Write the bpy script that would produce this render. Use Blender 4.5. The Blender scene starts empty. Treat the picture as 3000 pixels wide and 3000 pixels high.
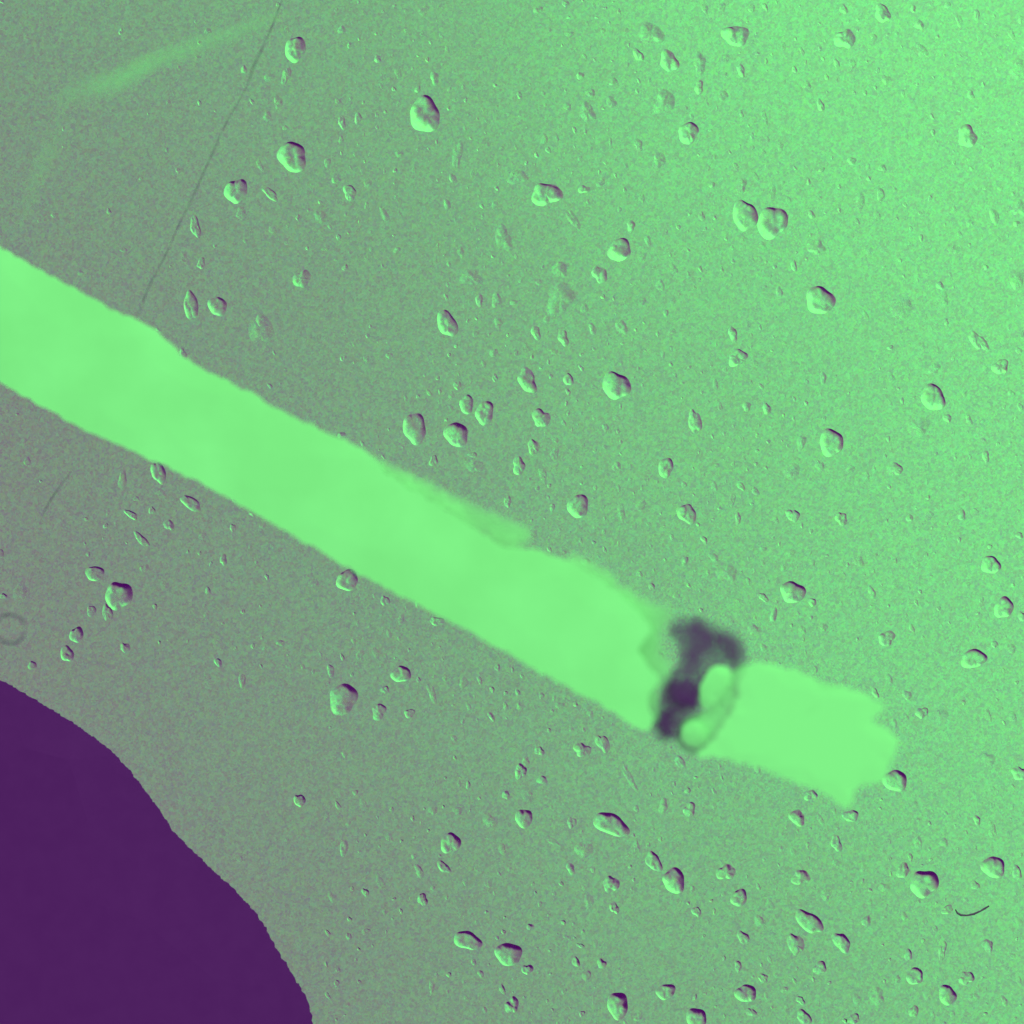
import bpy, math, random
from mathutils import Vector, noise
from mathutils.geometry import delaunay_2d_cdt
random.seed(7)
S = bpy.context.scene
COL = S.collection

# ------------------------------------------------------------------ camera
HALF = math.radians(10.0)
PW = 0.30                                   # metres of pane across the picture
DIST = PW / 2 / math.tan(HALF)
cd = bpy.data.cameras.new('camera'); cam = bpy.data.objects.new('camera', cd); COL.objects.link(cam)
cam.location = (0, -DIST, 0); cam.rotation_euler = (math.pi/2, 0, 0)
cd.sensor_width = 36; cd.lens = 18 / math.tan(HALF); cd.clip_start = .01; cd.clip_end = 100
cd.dof.use_dof = True; cd.dof.focus_distance = DIST; cd.dof.aperture_fstop = 2.2; cd.dof.aperture_blades = 0
S.camera = cam
S.render.resolution_x = S.render.resolution_y = 1024
S.view_settings.view_transform = 'Standard'; S.view_settings.look = 'None'
S.view_settings.exposure = 0; S.view_settings.gamma = 1; S.view_settings.use_curve_mapping = False
S.cycles.max_bounces = 16; S.cycles.transmission_bounces = 12; S.cycles.transparent_max_bounces = 24

def lin(c):
    return tuple((v/255/12.92 if v/255 <= .04045 else ((v/255+.055)/1.055)**2.4) for v in c) + (1,)

# ------------------------------------------------------------------ sky: glows towards upper right, dusk dark towards lower left
W = bpy.data.worlds.new('World'); S.world = W; W.use_nodes = True
nt = W.node_tree; N = nt.nodes; L = nt.links
bg = N['Background']
tc = N.new('ShaderNodeTexCoord')
mr = N.new('ShaderNodeMapRange'); mr.inputs[1].default_value = -1; mr.inputs[2].default_value = 1
rp = N.new('ShaderNodeValToRGB'); rp.color_ramp.interpolation = 'B_SPLINE'
stops = [(-.56, (74, 14, 93)), (-.38, (80, 24, 99)), (-.30, (106, 76, 113)), (-.215, (129, 134, 129)), (-.15, (126, 152, 130)), (-.07, (124, 170, 131)), (.01, (123, 188, 132)),
         (.07, (123, 207, 134)), (.12, (125, 224, 138)), (.17, (128, 236, 141)), (.235, (131, 242, 144)), (.31, (150, 315, 160))]
dim = lambda c: tuple(v/1.9 for v in lin(c)[:3]) + (1,)       # the ramp holds 0 to 1, the strength below scales it back
el = rp.color_ramp.elements
el[0].position = (stops[0][0]+1)/2; el[0].color = dim(stops[0][1])
el[1].position = (stops[-1][0]+1)/2; el[1].color = dim(stops[-1][1])
for s, c in stops[1:-1]:
    e = el.new((s+1)/2); e.color = dim(c)
def math_node(op, a, b):
    m = N.new('ShaderNodeMath'); m.operation = op
    for i, q in enumerate((a, b)):
        if isinstance(q, (int, float)): m.inputs[i].default_value = q
        elif q is not None: L.new(q, m.inputs[i])
    return m.outputs[0]
sx = N.new('ShaderNodeSeparateXYZ'); L.new(tc.outputs['Generated'], sx.inputs[0])
X, Z = sx.outputs['X'], sx.outputs['Z']
# brightness of the dusk sky: rises to the right and levels off, rises overhead ever faster
gx = math_node('DIVIDE', math_node('MULTIPLY', X, 1.40), math_node('ADD', math_node('MULTIPLY', math_node('ABSOLUTE', X, None), 3.0), 1.0))
gz = math_node('ADD', math_node('MULTIPLY', Z, .27), math_node('MULTIPLY', math_node('POWER', Z, 3.0), 2.0))
cl = N.new('ShaderNodeTexNoise'); cl.inputs['Scale'].default_value = 9; cl.inputs['Detail'].default_value = 2      # thin uneven cloud
L.new(tc.outputs['Generated'], cl.inputs['Vector'])
gc = math_node('MULTIPLY', math_node('SUBTRACT', cl.outputs['Fac'], .5), .09)
L.new(math_node('ADD', math_node('ADD', gx, gz), gc), mr.inputs[0])
L.new(mr.outputs[0], rp.inputs[0]); L.new(rp.outputs[0], bg.inputs['Color']); bg.inputs['Strength'].default_value = 1.08*1.9

# ------------------------------------------------------------------ broad green lamp added to brighten the bar, unseen, upper right behind the camera
ld = bpy.data.lights.new('bar_fill', 'AREA'); ld.shape = 'DISK'; ld.size = .7; ld.energy = 15.5; ld.color = (.10, 1, .13)
lo = bpy.data.objects.new('bar_fill', ld); COL.objects.link(lo)
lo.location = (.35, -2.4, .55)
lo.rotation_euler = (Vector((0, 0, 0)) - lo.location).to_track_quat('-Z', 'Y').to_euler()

# ------------------------------------------------------------------ helpers
def P(px, py):                              # photograph pixel (of 3000) on the pane's plane -> metres
    return ((px-1500)/3000*PW, (1500-py)/3000*PW)
K = 3000/1932
def Q(x, y): return P(x*K, y*K)
def tag(o, label=None, cat=None, group=None, kind=None):
    if label: o['label'] = label
    if cat: o['category'] = cat
    if group: o['group'] = group
    if kind: o['kind'] = kind
    return o
def mesh_obj(name, v, f, mat, parent=None, smooth=True):
    me = bpy.data.meshes.new(name); me.from_pydata(v, [], f); me.update()
    if smooth: me.polygons.foreach_set('use_smooth', [True]*len(me.polygons))
    me.materials.append(mat)
    o = bpy.data.objects.new(name, me); COL.objects.link(o); o.parent = parent
    return o
def newmat(name):
    m = bpy.data.materials.new(name); m.use_nodes = True
    m.node_tree.nodes.clear(); return m, m.node_tree.nodes, m.node_tree.links

def mottled(name, c1, c2, scale, rough=.9, alpha=None, bump=.3, detail=4, lo=.35, hi=.65):
    m, n, l = newmat(name)
    out = n.new('ShaderNodeOutputMaterial'); b = n.new('ShaderNodeBsdfPrincipled')
    b.inputs['Roughness'].default_value = rough
    b.inputs['Specular IOR Level'].default_value = .1
    t = n.new('ShaderNodeTexCoord'); nz = n.new('ShaderNodeTexNoise'); nz.inputs['Scale'].default_value = scale; nz.inputs['Detail'].default_value = detail
    r = n.new('ShaderNodeValToRGB'); r.color_ramp.elements[0].position = lo; r.color_ramp.elements[1].position = hi
    r.color_ramp.elements[0].color = (*c1, 1); r.color_ramp.elements[1].color = (*c2, 1)
    l.new(t.outputs['Object'], nz.inputs['Vector']); l.new(nz.outputs['Fac'], r.inputs[0]); l.new(r.outputs[0], b.inputs['Base Color'])
    if bump:
        bp = n.new('ShaderNodeBump'); bp.inputs['Strength'].default_value = bump; bp.inputs['Distance'].default_value = .001
        l.new(nz.outputs['Fac'], bp.inputs['Height']); l.new(bp.outputs[0], b.inputs['Normal'])
    if alpha:                               # thin film: edge weight times a patchy noise
        at = n.new('ShaderNodeAttribute'); at.attribute_name = 'thickness'
        n2 = n.new('ShaderNodeTexNoise'); n2.inputs['Scale'].default_value = alpha[2]; n2.inputs['Detail'].default_value = 3
        l.new(t.outputs['Object'], n2.inputs['Vector'])
        m1 = n.new('ShaderNodeMapRange'); m1.inputs[1].default_value = .3; m1.inputs[2].default_value = .7
        m1.inputs[3].default_value = alpha[0]; m1.inputs[4].default_value = alpha[1]
        l.new(n2.outputs['Fac'], m1.inputs[0])
        mu = n.new('ShaderNodeMath'); mu.operation = 'MULTIPLY'
        l.new(m1.outputs[0], mu.inputs[0]); l.new(at.outputs['Fac'], mu.inputs[1]); l.new(mu.outputs[0], b.inputs['Alpha'])
    l.new(b.outputs[0], out.inputs[0])
    return m

# ------------------------------------------------------------------ materials
def pane_material():                        # clear glass under a fine speckled film of moisture
    m, n, l = newmat('misted_glass')
    out = n.new('ShaderNodeOutputMaterial'); tr = n.new('ShaderNodeBsdfTransparent')
    gl = n.new('ShaderNodeBsdfGlossy'); gl.inputs['Roughness'].default_value = .35
    mx = n.new('ShaderNodeMixShader'); mx.inputs[0].default_value = .02
    t = n.new('ShaderNodeTexCoord')
    def cells(scale, w):                     # irregular grains, each with its own random tint
        q = n.new('ShaderNodeTexVoronoi'); q.voronoi_dimensions = '3D'; q.inputs['Scale'].default_value = scale
        mp = n.new('ShaderNodeMapping'); mp.inputs['Location'].default_value = (w, w*1.7, .3); l.new(t.outputs['Object'], mp.inputs[0])
        l.new(mp.outputs[0], q.inputs['Vector'])
        p = n.new('ShaderNodeSeparateColor'); l.new(q.outputs['Color'], p.inputs[0]); return p
    def op(o, x, y):
        m_ = n.new('ShaderNodeMath'); m_.operation = o
        for i, k in enumerate((x, y)):
            if isinstance(k, float): m_.inputs[i].default_value = k
            else: l.new(k, m_.inputs[i])
        return m_.outputs[0]
    A, B = cells(1900, 1.3), cells(900, 4.1)
    def grain(i, lo, hi):                    # fine and coarse grains mixed
        v_ = op('ADD', op('MULTIPLY', A.outputs[i], .62), op('MULTIPLY', B.outputs[i], .38))
        return op('ADD', op('MULTIPLY', v_, hi-lo), lo)
    cb = n.new('ShaderNodeCombineColor')
    l.new(grain(0, .80, .97), cb.inputs[0]); l.new(grain(1, .54, 1.0), cb.inputs[1]); l.new(grain(2, .78, .98), cb.inputs[2])
    l.new(cb.outputs[0], tr.inputs[0])
    l.new(tr.outputs[0], mx.inputs[1]); l.new(gl.outputs[0], mx.inputs[2]); l.new(mx.outputs[0], out.inputs[0])
    return m
def water_material():
    m, n, l = newmat('water')
    out = n.new('ShaderNodeOutputMaterial'); rf = n.new('ShaderNodeBsdfRefraction')
    rf.inputs['IOR'].default_value = 1.42; rf.inputs['Roughness'].default_value = .02
    l.new(rf.outputs[0], out.inputs[0])
    return m
PANE = pane_material(); WATER = water_material()
PALE = mottled('pale_fibre', (.86, .86, .80), (.93, .93, .88), 45, bump=.1)
PALE_END = mottled('pale_fibre_worn', (.76, .72, .70), (.93, .92, .87), 48, bump=.1, lo=.30, hi=.42)
FLAP = mottled('thin_fibre_layer', (.80, .74, .76), (.88, .84, .84), 60, bump=.1, alpha=(.6, 1, 120))
BAND = mottled('greyish_skin', (.82, .79, .80), (.87, .84, .84), 70, bump=.1)
CHAR = mottled('charred_purple', (.32, .022, .42), (.36, .05, .44), 120, bump=.2, alpha=(.7, 1, 220))
CHAR_THIN = mottled('soot_film', (.36, .03, .44), (.40, .06, .46), 120, bump=.2, alpha=(.36, .93, 140))
FRAME = mottled('dark_purple_rubber', (.31, .0115, .40), (.325, .013, .415), 200, bump=.05)
HAIR = mottled('dark_hair', (.30, .05, .32), (.36, .09, .38), 900, bump=0)
SCRATCH = mottled('scratch_groove', (.42, .10, .44), (.42, .12, .44), 300, bump=0, alpha=(.12, .62, 300))
SMEAR = mottled('grease_smear', (.72, .75, .70), (.72, .75, .70), 90, bump=0, alpha=(.2, .42, 60))
SMEAR_FAINT = mottled('grease_trace', (.70, .75, .68), (.70, .75, .68), 90, bump=0, alpha=(.08, .24, 60))
STAIN = mottled('dried_ring', (.40, .10, .44), (.40, .10, .44), 200, bump=0, alpha=(.25, .75, 260))

# ------------------------------------------------------------------ the pane
hw, hh, th = .32, .32, .004
v = [(x, y, z) for y in (0, th) for x, z in ((-hw, -hh), (hw, -hh), (hw, hh), (-hw, hh))]
CLEAR, n_, l_ = newmat('clear_glass')
o_ = n_.new('ShaderNodeOutputMaterial'); t_ = n_.new('ShaderNodeBsdfTransparent'); l_.new(t_.outputs[0], o_.inputs[0])
pane = mesh_obj('window_pane', v, [(0, 1, 2, 3), (7, 6, 5, 4), (0, 4, 5, 1), (1, 5, 6, 2), (2, 6, 7, 3), (3, 7, 4, 0)], PANE, smooth=False)
pane.data.materials.append(CLEAR)
for i in range(1, 6): pane.data.polygons[i].material_index = 1
tag(pane, kind='structure')

# ------------------------------------------------------------------ solid pieces from an outline
def densify(pts, step, amp, freq, seed, closed=True):
    out = []
    n = len(pts)
    for i in range(n if closed else n-1):
        p0, p1, p2, p3 = (Vector(pts[(i+k) % n]) for k in (-1, 0, 1, 2))
        m = max(2, int((p2-p1).length/step))
        for k in range(m):
            t = k/m
            out.append(.5*((2*p1)+(p2-p0)*t+(2*p0-5*p1+4*p2-p3)*t*t+(3*p1-p0-3*p2+p3)*t**3))
    res = []
    for i, p in enumerate(out):
        tn = (out[(i+1) % len(out)]-out[i-1]); nr = Vector((-tn.y, tn.x)).normalized() if tn.length else Vector((0, 0))
        q = Vector((p.x*freq, p.y*freq, seed))
        d = noise.noise(q)+.6*noise.noise(q*2.7)+.4*noise.noise(q*7)
        res.append(p+nr*d*amp)
    return res
def slab(name, pts, mat, depth, y0, height, width, parent=None, amp=.0006, freq=120, seed=0, step=.0016, grid=.004, thick=.002, tilt=0, lumpy=0, conv=Q):
    """solid with a ragged outline and a pillowed face; sits at gap y0 in front of the pane; tilt grows the gap to the right"""
    ol = densify([Vector(conv(*p)) for p in pts], step, amp, freq, seed)
    xs = [p.x for p in ol]; zs = [p.y for p in ol]
    nb = len(ol); pt = list(ol)
    def inside(x, z):
        c = False; j = nb-1
        for i in range(nb):
            a, b = ol[i], ol[j]
            if (a.y > z) != (b.y > z) and x < (b.x-a.x)*(z-a.y)/(b.y-a.y)+a.x: c = not c
            j = i
        return c
    def edge(x, z):
        p = Vector((x, z)); return min((p-q).length for q in ol)
    x = min(xs)
    while x < max(xs):
        z = min(zs)
        while z < max(zs):
            a, b = x+random.uniform(-.25, .25)*grid, z+random.uniform(-.25, .25)*grid
            if inside(a, b) and edge(a, b) > grid*.45: pt.append(Vector((a, b)))
            z += grid
        x += grid
    V, _, F, *_ = delaunay_2d_cdt(pt, [(i, (i+1) % nb) for i in range(nb)], [], 1, 1e-7)
    n = len(V); vs = []; ws = []
    gap = lambda p: -(y0+tilt*(p.x+.15)/.30)
    for p in V:
        d = min(edge(p.x, p.y)/width, 1); f = math.sin(d*math.pi/2)
        lm = lumpy*noise.noise(Vector((p.x*60, p.y*60, seed+9)))*f
        s = (DIST+gap(p))/DIST                  # the piece is nearer than the pane, so it is really this much smaller
        vs.append((p.x*s, gap(p)-height*f-lm, p.y*s)); ws.append(f)
    for p in V:
        s = (DIST+gap(p))/DIST
        vs.append((p.x*s, gap(p)+thick, p.y*s))
    ws += ws
    fs = []
    cnt = {}
    for f in F:
        a = sum((V[f[i]].x*V[f[(i+1) % 3]].y-V[f[(i+1) % 3]].x*V[f[i]].y) for i in range(3))
        f = tuple(f) if a > 0 else tuple(reversed(f))
        fs.append(f); fs.append(tuple(i+n for i in reversed(f)))
        for i in range(3): cnt[(f[i], f[(i+1) % 3])] = 1
    for (a, b) in list(cnt):
        if (b, a) not in cnt: fs.append((b, a, a+n, b+n))
    o = mesh_obj(name, vs, fs, mat, parent, smooth=False)
    at = o.data.attributes.new('thickness', 'FLOAT', 'POINT'); at.data.foreach_set('value', ws)
    return o

# dark rounded frame in the lower left corner
fp = [(-520, 1010), (-250, 1150), (-80, 1238), (0, 1283), (60, 1318), (120, 1354), (190, 1402), (240, 1450), (290, 1515), (330, 1572), (390, 1632), (450, 1688), (490, 1735), (522, 1792), (555, 1845),
      (580, 1890), (590, 1932), (600, 2040), (602, 2300), (590, 2600), (-520, 2600)]
fr = slab('window_frame', fp, FRAME, 0, .0015, .0012, .004, amp=.00042, freq=700, seed=3, step=.0005, grid=.02, thick=.0012)
tag(fr, 'dark purple window frame corner with rough curved edge at lower left', 'frame')

# the torn bar that hangs in front of the pane
bar = bpy.data.objects.new('torn_bar', None); COL.objects.link(bar); bar.empty_display_size = .02
tag(bar, 'thick pale green bar crossing the pane diagonally, burnt through near its torn right end', 'bar')
main = [(-420, 225), (-200, 350), (-60, 432), (0, 466), (60, 500), (130, 540), (200, 577), (260, 606), (305, 630), (342, 670), (400, 704), (480, 745), (560, 790), (640, 826), (690, 852), (730, 893), (780, 925), (850, 968), (910, 1006), (955, 1032),
        (1005, 1036), (1060, 1053), (1120, 1084), (1170, 1120), (1200, 1150), (1228, 1185), (1208, 1230), (1242, 1282), (1222, 1318), (1232, 1360), (1212, 1380), (1150, 1340), (1060, 1292), (950, 1228), (850, 1173), (750, 1122), (640, 1062), (540, 1002),
        (440, 946), (340, 892), (250, 851), (150, 806), (60, 757), (0, 723), (-60, 688), (-200, 612), (-420, 490)]
T = dict(tilt=.03)
slab('bar_body', main, PALE, 0, .026, .0002, .0015, bar, step=.0009, amp=.0007, freq=300, seed=1, grid=.009, thick=.0008, **T)
slab('peeling_layer', [(640, 836), (700, 852), (760, 882), (830, 914), (900, 949), (960, 975), (1003, 996), (1004, 1022), (975, 1052), (915, 1030), (860, 996), (795, 958), (735, 925), (690, 890)], FLAP, 0, .022, .0004, .0035, bar, amp=.0008, freq=200, seed=2, grid=.003, thick=.0004, **T)
slab('frayed_tuft', [(1060, 1030), (1120, 1055), (1200, 1112), (1250, 1130), (1272, 1160), (1254, 1215), (1272, 1260), (1252, 1310), (1240, 1362), (1180, 1340), (1120, 1250), (1100, 1120)], FLAP, 0, .022, .0004, .005, bar, amp=.0012, freq=220, seed=8, grid=.003, thick=.0005, **T)
slab('soot_film', [(1262, 1168), (1300, 1158), (1345, 1168), (1400, 1196), (1416, 1228), (1404, 1262), (1370, 1266), (1342, 1282), (1330, 1320), (1326, 1350), (1292, 1372), (1280, 1400), (1250, 1404), (1226, 1382), (1218, 1345), (1236, 1310), (1250, 1275), (1272, 1252), (1276, 1222), (1258, 1198)],
     CHAR_THIN, 0, .016, .0004, .0042, bar, amp=.0014, freq=260, seed=4, grid=.0025, thick=.0005, **T)
for sd, c in enumerate([
    [(1338, 1192), (1372, 1192), (1398, 1210), (1402, 1240), (1390, 1256), (1366, 1238), (1345, 1218)],
    [(1262, 1290), (1292, 1272), (1312, 1282), (1318, 1318), (1324, 1340), (1300, 1338), (1276, 1332), (1256, 1318)],
    [(1240, 1340), (1262, 1338), (1272, 1362), (1272, 1392), (1252, 1390), (1236, 1376)],
    [(1262, 1325), (1285, 1325), (1275, 1350), (1256, 1352)]]):
    slab('charred_patch', c, CHAR if sd else CHAR_THIN, 0, .018, .0006, .0030, bar, amp=.0009, freq=330, seed=20+sd, grid=.002, thick=.0006, **T)
end = [(1398, 1275), (1420, 1252), (1440, 1248), (1500, 1266), (1560, 1288), (1622, 1304), (1668, 1334), (1650, 1362), (1690, 1384), (1697, 1402), (1680, 1440), (1662, 1474), (1626, 1482), (1606, 1516), (1586, 1521), (1556, 1497), (1500, 1474), (1420, 1446), (1350, 1428), (1318, 1424),
       (1345, 1398), (1376, 1350), (1394, 1310)]
slab('torn_end', end, PALE_END, 0, .024, .0002, .0015, bar, step=.0009, amp=.0010, freq=260, seed=5, grid=.004, thick=.0008, **T)
slab('shrunken_band', [(1384, 1262), (1410, 1252), (1412, 1290), (1402, 1325), (1388, 1362), (1362, 1396), (1340, 1420), (1306, 1426), (1282, 1412), (1274, 1388), (1286, 1358), (1318, 1346), (1346, 1332), (1370, 1300)],
     BAND, 0, .014, .001, .004, bar, amp=.0003, seed=6, grid=.003, thick=.001, **T)
slab('pale_lump', [(1350, 1256), (1372, 1260), (1380, 1276), (1370, 1304), (1350, 1328), (1330, 1336), (1322, 1322), (1322, 1296), (1334, 1270)], PALE, 0, .017, .0006, .003, bar, amp=.0004, seed=7, grid=.0025, thick=.001, **T)
bead = slab('bead', [(1310+25*math.cos(a*math.pi/6), 1386+25*math.sin(a*math.pi/6)) for a in range(12)], PALE, 0, .017, .0006, .003, bar, amp=.0001, seed=10, grid=.002, thick=.001, **T)

# ------------------------------------------------------------------ marks on the pane
def ribbon(name, pts, mat, y, height, widths, parent=None, n_across=6, fade=3):
    """low ridge of film along a line: real width, fading thickness towards its sides"""
    pts = [Vector(P(*p)) for p in pts]; out = []
    for i in range(len(pts)-1):
        p0, p1, p2, p3 = pts[max(i-1, 0)], pts[i], pts[i+1], pts[min(i+2, len(pts)-1)]
        m = max(2, int((p2-p1).length/.0015))
        for k in range(m):
            t = k/m; w = widths[i]*(1-t)+widths[i+1]*t
            out.append((.5*((2*p1)+(p2-p0)*t+(2*p0-5*p1+4*p2-p3)*t*t+(3*p1-p0-3*p2+p3)*t**3), w))
    out.append((pts[-1], widths[-1]))
    vs, fs, ws = [], [], []
    for i, (p, w) in enumerate(out):
        t = out[min(i+1, len(out)-1)][0]-out[max(i-1, 0)][0]; nr = Vector((-t.y, t.x)).normalized()
        e = min(1, i/fade, (len(out)-1-i)/fade)
        for k in range(n_across+1):
            a = -1+2*k/n_across; f = math.cos(a*math.pi/2)
            q = p+nr*a*w*PW/3000
            vs.append((q.x, -y-height*f, q.y)); ws.append(max(0, f)*e)
    r = n_across+1
    for i in range(len(out)-1):
        for k in range(n_across): fs.append((i*r+k, i*r+k+1, (i+1)*r+k+1, (i+1)*r+k))
    o = mesh_obj(name, vs, fs, mat, parent)
    at = o.data.attributes.new('thickness', 'FLOAT', 'POINT'); at.data.foreach_set('value', ws)
    return o
sc = [(836, -30), (823, 10), (787, 103), (745, 192), (720, 259), (657, 373), (611, 476), (559, 590), (528, 652), (481, 756), (440, 833), (400, 935)]
tag(ribbon('scratch', sc, SCRATCH, .0003, .0002, [4, 4, 6, 9, 5, 5, 6, 6, 5, 5, 7, 6]), 'long thin dark scratch running from top edge down to the bar', 'scratch')
tag(ribbon('scratch', [(215, 1375), (165, 1440), (130, 1500), (118, 1545)], SCRATCH, .0003, .0002, [4, 6, 6, 4]), 'short faint scratch under the bar near the left edge', 'scratch')
tag(ribbon('smear', [(150, 310), (230, 270), (330, 245), (440, 185), (560, 140), (690, 95), (825, 40)], SMEAR, .0003, .0002, [22, 44, 44, 36, 36, 32, 22], fade=8), 'faint pale smear slanting left from the top of the long scratch', 'smear')
tag(ribbon('smear', [(215, 300), (160, 400), (110, 520), (60, 640), (30, 720)], SMEAR_FAINT, .0003, .0002, [20, 34, 34, 30, 20], fade=14), 'very faint pale streak at far left above the bar', 'smear')
ring = [(30+42*math.cos(t*math.pi/8)*1.05, 1842+42*math.sin(t*math.pi/8)) for t in range(17)]
tag(ribbon('ring_stain', ring, STAIN, .0003, .0002, [11]*17), 'faint dark ring stain at the left edge above the frame corner', 'stain')
def tube(name, pts, radii, mat, y):
    vs, fs = [], []
    pts = [Vector(P(*p)) for p in pts]
    for i, p in enumerate(pts):
        t = pts[min(i+1, len(pts)-1)]-pts[max(i-1, 0)]; nr = Vector((-t.y, t.x)).normalized(); r = radii[i]*PW/3000
        for k in range(8):
            a = k*math.pi/4; q = p+nr*math.cos(a)*r; vs.append((q.x, -y+math.sin(a)*r, q.y))
    for i in range(len(pts)-1):
        for k in range(8): fs.append((i*8+k, i*8+(k+1) % 8, (i+1)*8+(k+1) % 8, (i+1)*8+k))
    fs += [tuple(range(8)), tuple(range(len(vs)-1, len(vs)-9, -1))]
    return mesh_obj(name, vs, fs, mat)
tag(tube('hair', [(2798, 2664), (2804, 2674), (2814, 2680), (2832, 2681), (2852, 2677), (2870, 2669), (2884, 2661), (2897, 2653)], [1.6, 3.0, 3.3, 2.4, 3.2, 2.5, 3.0, 1.8], HAIR, .0006), 'short dark curved hair stuck to the pane at lower right', 'hair')

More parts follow.
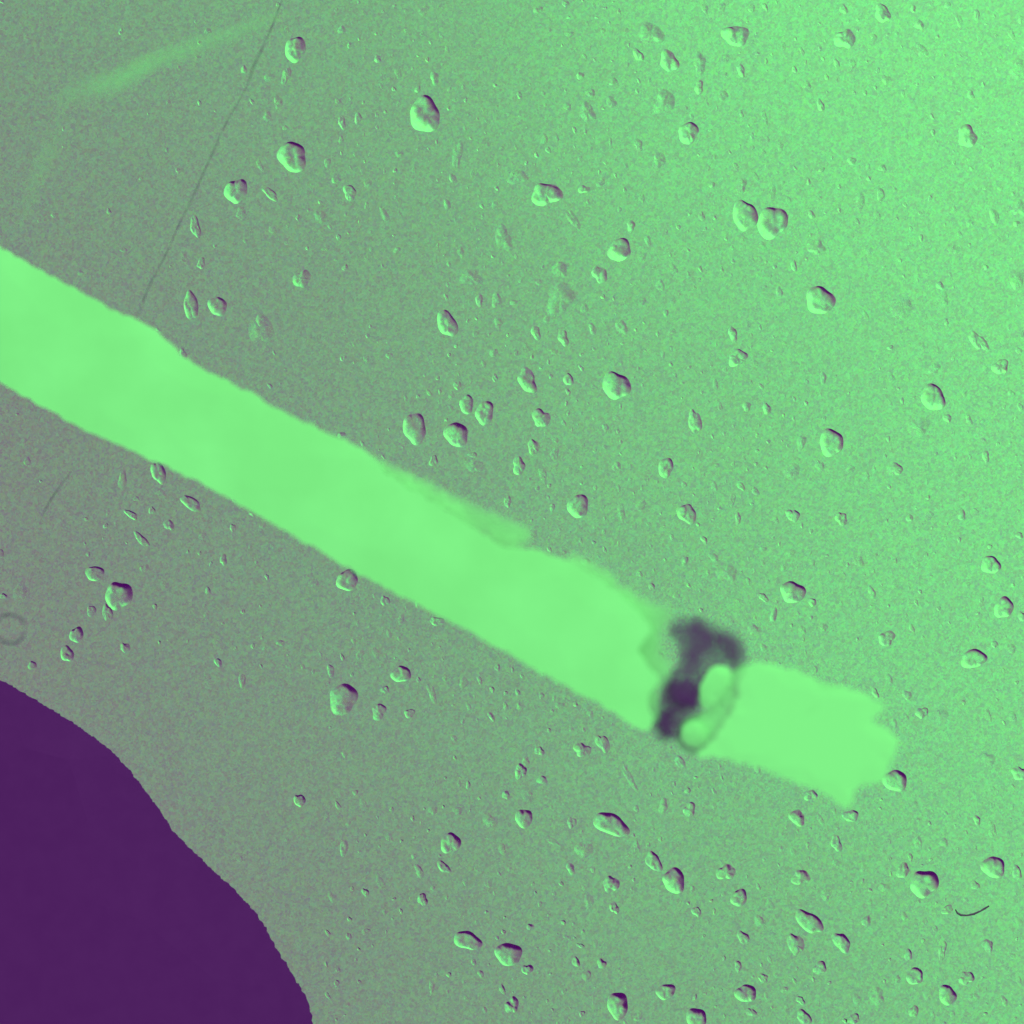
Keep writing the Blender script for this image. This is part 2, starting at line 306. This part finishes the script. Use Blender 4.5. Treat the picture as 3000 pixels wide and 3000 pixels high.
# ------------------------------------------------------------------ water droplets: x, y, half width, half height (photo pixels), turn, strength 3 bold 2 plain 1 faint
D = """865 145 30 38 0 3;838 222 14 30 15 2;857 460 42 45 0 3;692 560 33 37 0 3;792 568 32 14 35 2;573 665 16 38 -20 2;590 772 14 18 0 2;560 895 20 45 -10 3;638 898 25 32 -20 3;885 818 28 30 0 2;765 965 35 50 -15 1
762 485 10 20 -25 1;938 635 20 22 0 1;800 675 11 18 -20 1;707 625 18 20 0 1;1025 565 22 25 0 2;815 300 15 20 0 1;1245 337 47 50 0 3;1340 455 17 42 8 1;1600 570 45 42 0 2;1680 645 12 45 -35 1;1815 733 34 34 0 3
1640 790 22 28 0 1;1757 805 24 28 -15 2;1380 815 32 28 0 1;1640 875 45 50 0 1;1455 880 18 22 -20 1;1310 948 26 44 -20 3;1570 975 16 22 -20 2;1650 990 18 26 -25 2;1905 100 38 38 0 1;1960 180 30 35 0 2;1945 300 38 35 0 1
1720 330 25 32 0 1;1790 300 18 18 0 1;1595 410 13 14 0 1;1515 520 30 25 0 1;1710 555 18 14 0 2;1760 535 14 16 0 1;1880 583 9 16 0 1;1870 425 14 20 -25 1;1930 470 22 25 0 1;1475 700 28 38 -15 1
2155 105 40 38 0 2;2475 115 32 34 0 2;2585 40 27 28 0 2;2016 390 30 32 0 3;2182 632 36 46 0 3;2262 652 46 46 0 3;2402 880 40 44 0 3;2833 400 34 34 0 2;2792 732 18 22 20 1;2840 650 14 22 0 1;2390 725 28 26 0 1
2170 545 20 25 0 1;2050 190 20 38 5 1;2065 25 10 22 -25 1;2700 150 15 34 -40 1;2760 880 24 22 0 1;2640 905 32 40 0 1;2535 925 10 18 -25 1;2980 820 24 32 0 1;2985 610 28 28 0 1;2985 205 28 35 0 1;2595 235 15 18 0 1
2240 345 9 24 -10 1;2285 430 11 16 -20 1;2865 1000 20 42 -40 2;465 1385 20 35 -15 3;560 1475 38 16 35 3;470 1445 36 11 35 1;385 1508 24 12 40 2;445 1495 10 14 0 2;415 1580 34 13 38 2;310 1540 9 9 0 2
278 1680 26 24 0 3;348 1745 38 44 0 3;315 1795 16 30 -5 2;268 1790 16 18 -20 2;225 1860 20 24 0 3;197 1915 18 26 -15 3;95 1950 14 16 0 2;60 1735 26 28 0 1;605 1805 8 14 -30 1;1018 1700 34 30 0 3;920 1710 16 16 0 1
1215 1255 36 44 0 3;1337 1273 34 38 0 3;1367 1185 22 27 0 3;1420 1210 28 34 0 3;1545 1115 30 40 -30 2;1665 1112 16 17 0 3;1805 1130 40 42 0 3;1450 1107 10 13 0 2;1340 1130 12 16 -10 2;1585 1225 28 32 0 2;1563 1310 18 28 -25 2
1520 1365 22 28 0 2;1590 1390 14 26 -20 1;1270 1350 14 18 0 2;1385 1333 15 9 15 2;1390 1365 28 24 0 1;1950 1370 23 29 0 3;1694 1483 29 38 0 3;1487 1470 12 20 -10 2;1128 1760 14 18 -15 2;1175 1815 12 18 0 1
1280 1820 24 14 15 2;1175 1975 28 26 0 3;1055 1920 14 16 0 1;1820 1500 12 32 0 1;2012 1505 32 32 0 2;1620 1030 17 10 30 1;1625 1330 13 22 0 1;2160 1048 30 28 0 2;2035 1235 20 42 -5 2;2733 1165 36 38 0 3;2930 1075 26 26 0 2
2735 1080 22 18 0 1;2435 1297 38 38 0 3;2690 1250 36 34 0 1;2620 1375 26 22 20 2;2320 1380 26 24 0 1;2400 1365 14 20 0 1;2490 1375 14 18 0 1;2537 1397 11 18 0 1;2322 1510 22 22 0 2;2465 1520 20 22 0 2;2720 1510 16 15 0 1
2855 1500 14 13 0 1;2145 1465 11 22 0 1;2902 1655 27 28 0 3;2940 1780 28 32 0 3;2852 1930 38 28 0 3;2597 1870 28 24 0 2;2322 1735 35 34 0 3;2235 1750 20 12 35 2;2130 1680 30 28 0 1;2515 1645 18 19 0 1;2380 1650 10 12 0 1
2350 1845 15 11 25 1;2412 1840 14 14 0 1;2210 1845 20 19 0 1;2512 1873 6 8 0 2;2960 1900 18 17 0 1;2655 1805 7 8 0 1;1005 2048 42 46 0 3;1110 2085 24 26 0 2;1200 2090 16 17 0 2;1265 2030 13 32 -20 1;1525 2070 16 13 30 1
1640 2067 14 13 0 1;1706 2197 29 23 0 2;1766 2178 18 36 -30 2;1580 2200 16 15 25 2;1540 2230 14 13 0 1;1525 2260 22 23 0 2;1345 2295 9 10 0 1;1845 2280 12 48 -28 1;1535 2397 28 26 0 3;1435 2405 22 24 0 1;1320 2470 28 32 0 3
1300 2540 26 15 30 2;1270 2375 14 16 0 1;1340 2375 13 15 0 1;1790 2415 54 32 30 3;1675 2410 14 21 -15 2;1710 2490 26 28 0 1;1620 2465 32 9 35 1;1865 2480 12 20 0 1;1915 2524 24 34 -20 2;1975 2580 34 36 0 3;1790 2590 24 30 -15 2
1800 2660 14 20 -15 2;1725 2640 17 24 -20 1;1430 2590 12 13 0 1;1268 2602 9 9 0 1;1238 2635 18 20 0 2;1475 2730 8 8 0 2;1370 2755 40 28 20 3;1490 2795 37 37 0 3;1545 2840 18 18 0 2;1660 2745 13 6 25 1;1700 2770 14 7 25 2
1500 2945 22 28 0 2;1265 2890 10 22 0 1;1810 2945 33 38 0 3;1950 2905 28 24 0 3;1870 2980 14 14 0 1;878 2345 16 20 -20 3;840 2460 8 7 0 1;1010 2210 10 12 0 1;700 2515 18 9 25 1;2622 2287 34 34 0 3;2700 2088 20 19 0 2
2755 2095 22 20 0 1;2375 2330 20 18 0 2;2335 2395 26 26 0 2;2492 2390 24 22 0 2;2450 2470 17 28 -8 2;2020 2372 20 24 0 2;2127 2555 30 26 0 2;2165 2630 24 26 0 3;2345 2570 28 26 0 2;2645 2550 22 24 0 2;2707 2588 40 42 0 3
2910 2540 33 34 0 3;2775 2665 20 14 -10 2;2370 2700 48 26 42 3;2330 2765 24 40 -25 2;2465 2760 26 34 -30 2;2402 2835 20 24 0 2;2893 2770 18 22 0 2;2760 2785 13 32 5 2;2935 2835 22 9 0 1;2965 2800 14 8 15 1;2680 2860 26 24 0 3
2830 2865 24 24 0 2;2775 2915 26 30 0 3;2850 2920 18 12 0 1;2185 2910 30 28 0 3;2235 2865 20 13 25 2;2345 2930 16 12 40 2;2570 2920 24 28 -20 1;2355 2980 26 22 25 2;2040 2985 32 32 0 3;2200 2965 18 13 30 2;2475 2990 8 8 0 2
2500 2985 20 18 0 2;2905 2430 14 28 -20 1;2690 2470 13 22 -20 1;2985 2265 24 24 0 2;2890 2225 26 24 0 1;2590 2600 18 16 0 1;2420 2620 20 18 0 1;2965 2100 16 15 0 1;2905 2310 10 11 0 1;2590 2498 9 8 0 1;2040 2670 16 16 0 2;2225 2700 18 20 0 1"""
drops = [tuple(float(t) for t in r.split()) for r in D.replace('\n', ';').split(';') if r.strip()]

def drop_mesh(rx, ry, rot, high, seed, rings=9, seg=28, wob=1.0, edge=1.25, lo=4, hi=8):
    """bead of water sagging on the upright pane: flat-topped, a broad soft shoulder below, a short steep one above;
    uneven outline and skin; returns local verts (x, y, z) and faces"""
    cs = math.cos(math.radians(rot)); sn = math.sin(math.radians(rot))
    rnd = random.Random(seed); ph = [rnd.uniform(0, 6.28) for _ in range(4)]
    sm = min(rx, ry)
    def pt(rho, a):
        w = 1+wob*(.08*math.sin(2*a+ph[0])+.06*math.sin(3*a+ph[1])+.035*math.sin(5*a+ph[2]))
        x, z = rx*rho*w*math.cos(a), ry*rho*w*math.sin(a)
        wa = a-math.radians(rot)                       # azimuth on the pane
        up = .5+.5*math.sin(wa-.35)                    # 0 at the sagging foot, 1 at the top
        n1 = noise.noise(Vector((math.cos(wa)*1.1+seed, math.sin(wa)*1.1, seed*.37)))
        n2 = noise.noise(Vector((math.cos(wa)*3+seed, math.sin(wa)*3, seed*.7)))
        fl = max(2, (lo+(hi-lo)*up)*(1+wob*(.35*n1+.35*n2)))
        h = max(1-rho**fl, 0)**edge*sm*high
        h *= 1+wob*(.30*noise.noise(Vector((x/sm*1.2+seed, z/sm*1.2, seed*.37)))+.13*noise.noise(Vector((x/sm*2.6+seed, z/sm*2.6, seed*.7)))-.10*rho*rho*up)
        return (x*cs+z*sn, -h-.000001, -x*sn+z*cs)
    vs = [pt(0, 0)]
    for i in range(1, rings+1):
        rho = math.sin(i/rings*math.pi/2)
        for k in range(seg): vs.append(pt(rho, 2*math.pi*k/seg))
    fs = [(0, 1+k, 1+(k+1) % seg) for k in range(seg)]
    for i in range(rings-1):
        b = 1+i*seg
        for k in range(seg): fs.append((b+k, b+seg+k, b+seg+(k+1) % seg, b+(k+1) % seg))
    c = len(vs); vs.append((0, 0, 0)); b = 1+(rings-1)*seg; e = len(vs)
    for k in range(seg): vs.append((vs[b+k][0], 0, vs[b+k][2]))        # flat foot with its own rim so that it shades flat
    for k in range(seg): fs.append((c, e+(k+1) % seg, e+k))
    return vs, fs

def zone(x, y):
    if y < 735+x*.60 or (x > 1950 and y < 1950) or x > 2620 and y < 2200:       # above the bar
        if x < 1000: return 'above the bar, right of the scratch' if y < 600 else 'close above the bar, right of the scratch'
        if y < 700:
            if x < 1500: return 'near the top, left of centre'
            if x < 1850: return 'high in the middle'
            if x < 2120: return 'near the top, right of middle'
            if x < 2500: return 'high between the middle and right edge'
            return 'in the top right corner'
        if x < 1500: return "just above the bar's middle"
        if x < 2000: return 'amid the pane, above centre' if y < 1100 else 'amid the pane, near its centre'
        if x < 2560: return "well above the bar's torn end" if y < 1420 else "just above the bar's torn end"
        return 'by the right edge, above mid height' if y < 1450 else 'by the right edge, beside the torn end'
    if x < 700: return 'between the bar and frame corner'
    if x < 1300 and y < 2250: return "under the bar's middle"
    if x < 1950 and y < 2330: return 'under the bar beside the burnt gap'
    if x < 1500: return 'at the bottom, right of frame corner'
    if x < 2000: return 'at the bottom centre' if y > 2560 else 'low in the middle'
    if x < 2560: return 'below the torn end' if y < 2640 else 'at the bottom, below the torn end'
    return 'lower right, above the hair' if y < 2640 else 'in the bottom right corner, below the hair'
special = {(2182, 632): 'left one of two large droplets that touch, upper right', (2262, 652): 'right, wider one of two large droplets that touch, upper right',
           (2775, 2665): 'small dark droplet at the left tip of the curved hair', (465, 1385): "tall bold droplet touching the bar's lower edge near left",
           (1280, 1820): "flat bright droplet touching the bar's lower edge at its middle", (2622, 2287): "large bold droplet just right of the torn end's lower corner",
           (1790, 2415): 'largest oblong slanting droplet, low in the middle', (2040, 2985): 'large bold droplet cut off by the bottom edge',
           (1245, 337): 'largest round droplet near the top, left of centre', (1367, 1185): 'smaller, left one of a touching pair above the bar',
           (1420, 1210): 'larger, right one of a touching pair above the bar', (348, 1745): 'largest bold droplet between the bar and frame corner'}
info = []
for (x, y, rx, ry, rot, s) in drops:
    r = math.sqrt(rx*ry); asp = max(rx, ry)/min(rx, ry)
    size = 'large' if r >= 32 else 'medium' if r >= 21 else 'small' if r >= 14 else 'tiny'
    shape = 'round' if asp < 1.35 else 'oval' if asp < 1.9 else 'streaky'
    tone = {3: 'bold', 2: 'clear', 1: 'faint'}[int(s)]
    info.append((size, tone, shape, zone(x, y)))
from collections import defaultdict
same = defaultdict(list)
for i, k in enumerate(info):
    if (int(drops[i][0]), int(drops[i][1])) not in special: same[k].append(i)
ORD = ['leftmost', 'second', 'third', 'fourth', 'fifth', 'sixth', 'seventh', 'eighth']
labels = {}
for k, ids in same.items():
    ids.sort(key=lambda i: drops[i][0])
    for j, i in enumerate(ids):
        a, b, c, z = k; t = f'{a} {b} {c} droplet {z}'
        if len(ids) > 1: t += ', leftmost such' if j == 0 else ', rightmost such' if j == len(ids)-1 else f', {ORD[j]} such from left'
        labels[i] = t
U = PW/3000
for i, (x, y, rx, ry, rot, s) in enumerate(drops):
    th_ = {3: .56, 2: .42, 1: .17}[int(s)]*random.uniform(.85, 1.1)
    big = max(rx, ry) > 18
    k_ = {3: 1.0, 2: .9, 1: .95}[int(s)]
    vs, fs = drop_mesh(rx*U*k_, ry*U*k_, rot, th_, i*1.7+.3, 18 if big else 11, 40 if big else 24, {3: 1.1, 2: 1.7, 1: 1.8}[int(s)], {3: 1.35, 2: 1.45, 1: 1.7}[int(s)], {3: 4.4, 2: 3.8, 1: 2.6}[int(s)], {3: 6.0, 2: 5.2, 1: 3.6}[int(s)])
    o = mesh_obj('droplet', vs, fs, WATER)
    q = P(x, y); o.location = (q[0], -.0003, q[1])
    tag(o, special.get((int(x), int(y))) or labels[i], 'droplet', 'water droplets on the pane')

# fine mist of specks too small to count
rnd = random.Random(11); vs, fs = [], []
def bar_y(x): return 735+x*.60
n = 0; spots = []
while n < 1900:
    x, y = rnd.uniform(0, 3000), rnd.uniform(0, 3000)
    dens = .15+.85*min(1, max(0, (x-300)/1400))
    dens *= .35 if y < 1500 and x < 900 else 1
    dens *= 1 if 900 < x < 2300 and y < 1700 else .62
    if noise.noise(Vector((x/260, y/260, 4))) < -.12 or rnd.random() > dens: continue
    if (x-950)**2+(y-3000)**2 < 0 or (y > 2000 and x < 950): continue
    r = rnd.uniform(3, 7) if rnd.random() < .65 else rnd.uniform(7, 15); a = rnd.uniform(.7, 1.9)
    if any((x-d[0])**2+(y-d[1])**2 < (max(d[2], d[3])*1.15+r*a*1.15)**2 for d in drops) or any((x-p)**2+(y-q)**2 < (12+(r+t)*1.5)**2 for p, q, t in spots): continue
    v, f = drop_mesh(r*U, r*a*U, -rnd.uniform(-5, 35), rnd.choice((.1, .18, .3, .5)), n*2.3, 8, 14, 1.9, 1.6, 2.5, 4.5)
    spots.append((x, y, r))
    q = P(x, y); b = len(vs)
    vs += [(p[0]+q[0], p[1]-.0003, p[2]+q[1]) for p in v]; fs += [tuple(k+b for k in t) for t in f]
    n += 1
tag(mesh_obj('mist_specks', vs, fs, WATER), 'fine scattered mist of tiny water specks between the droplets', 'mist', kind='stuff')
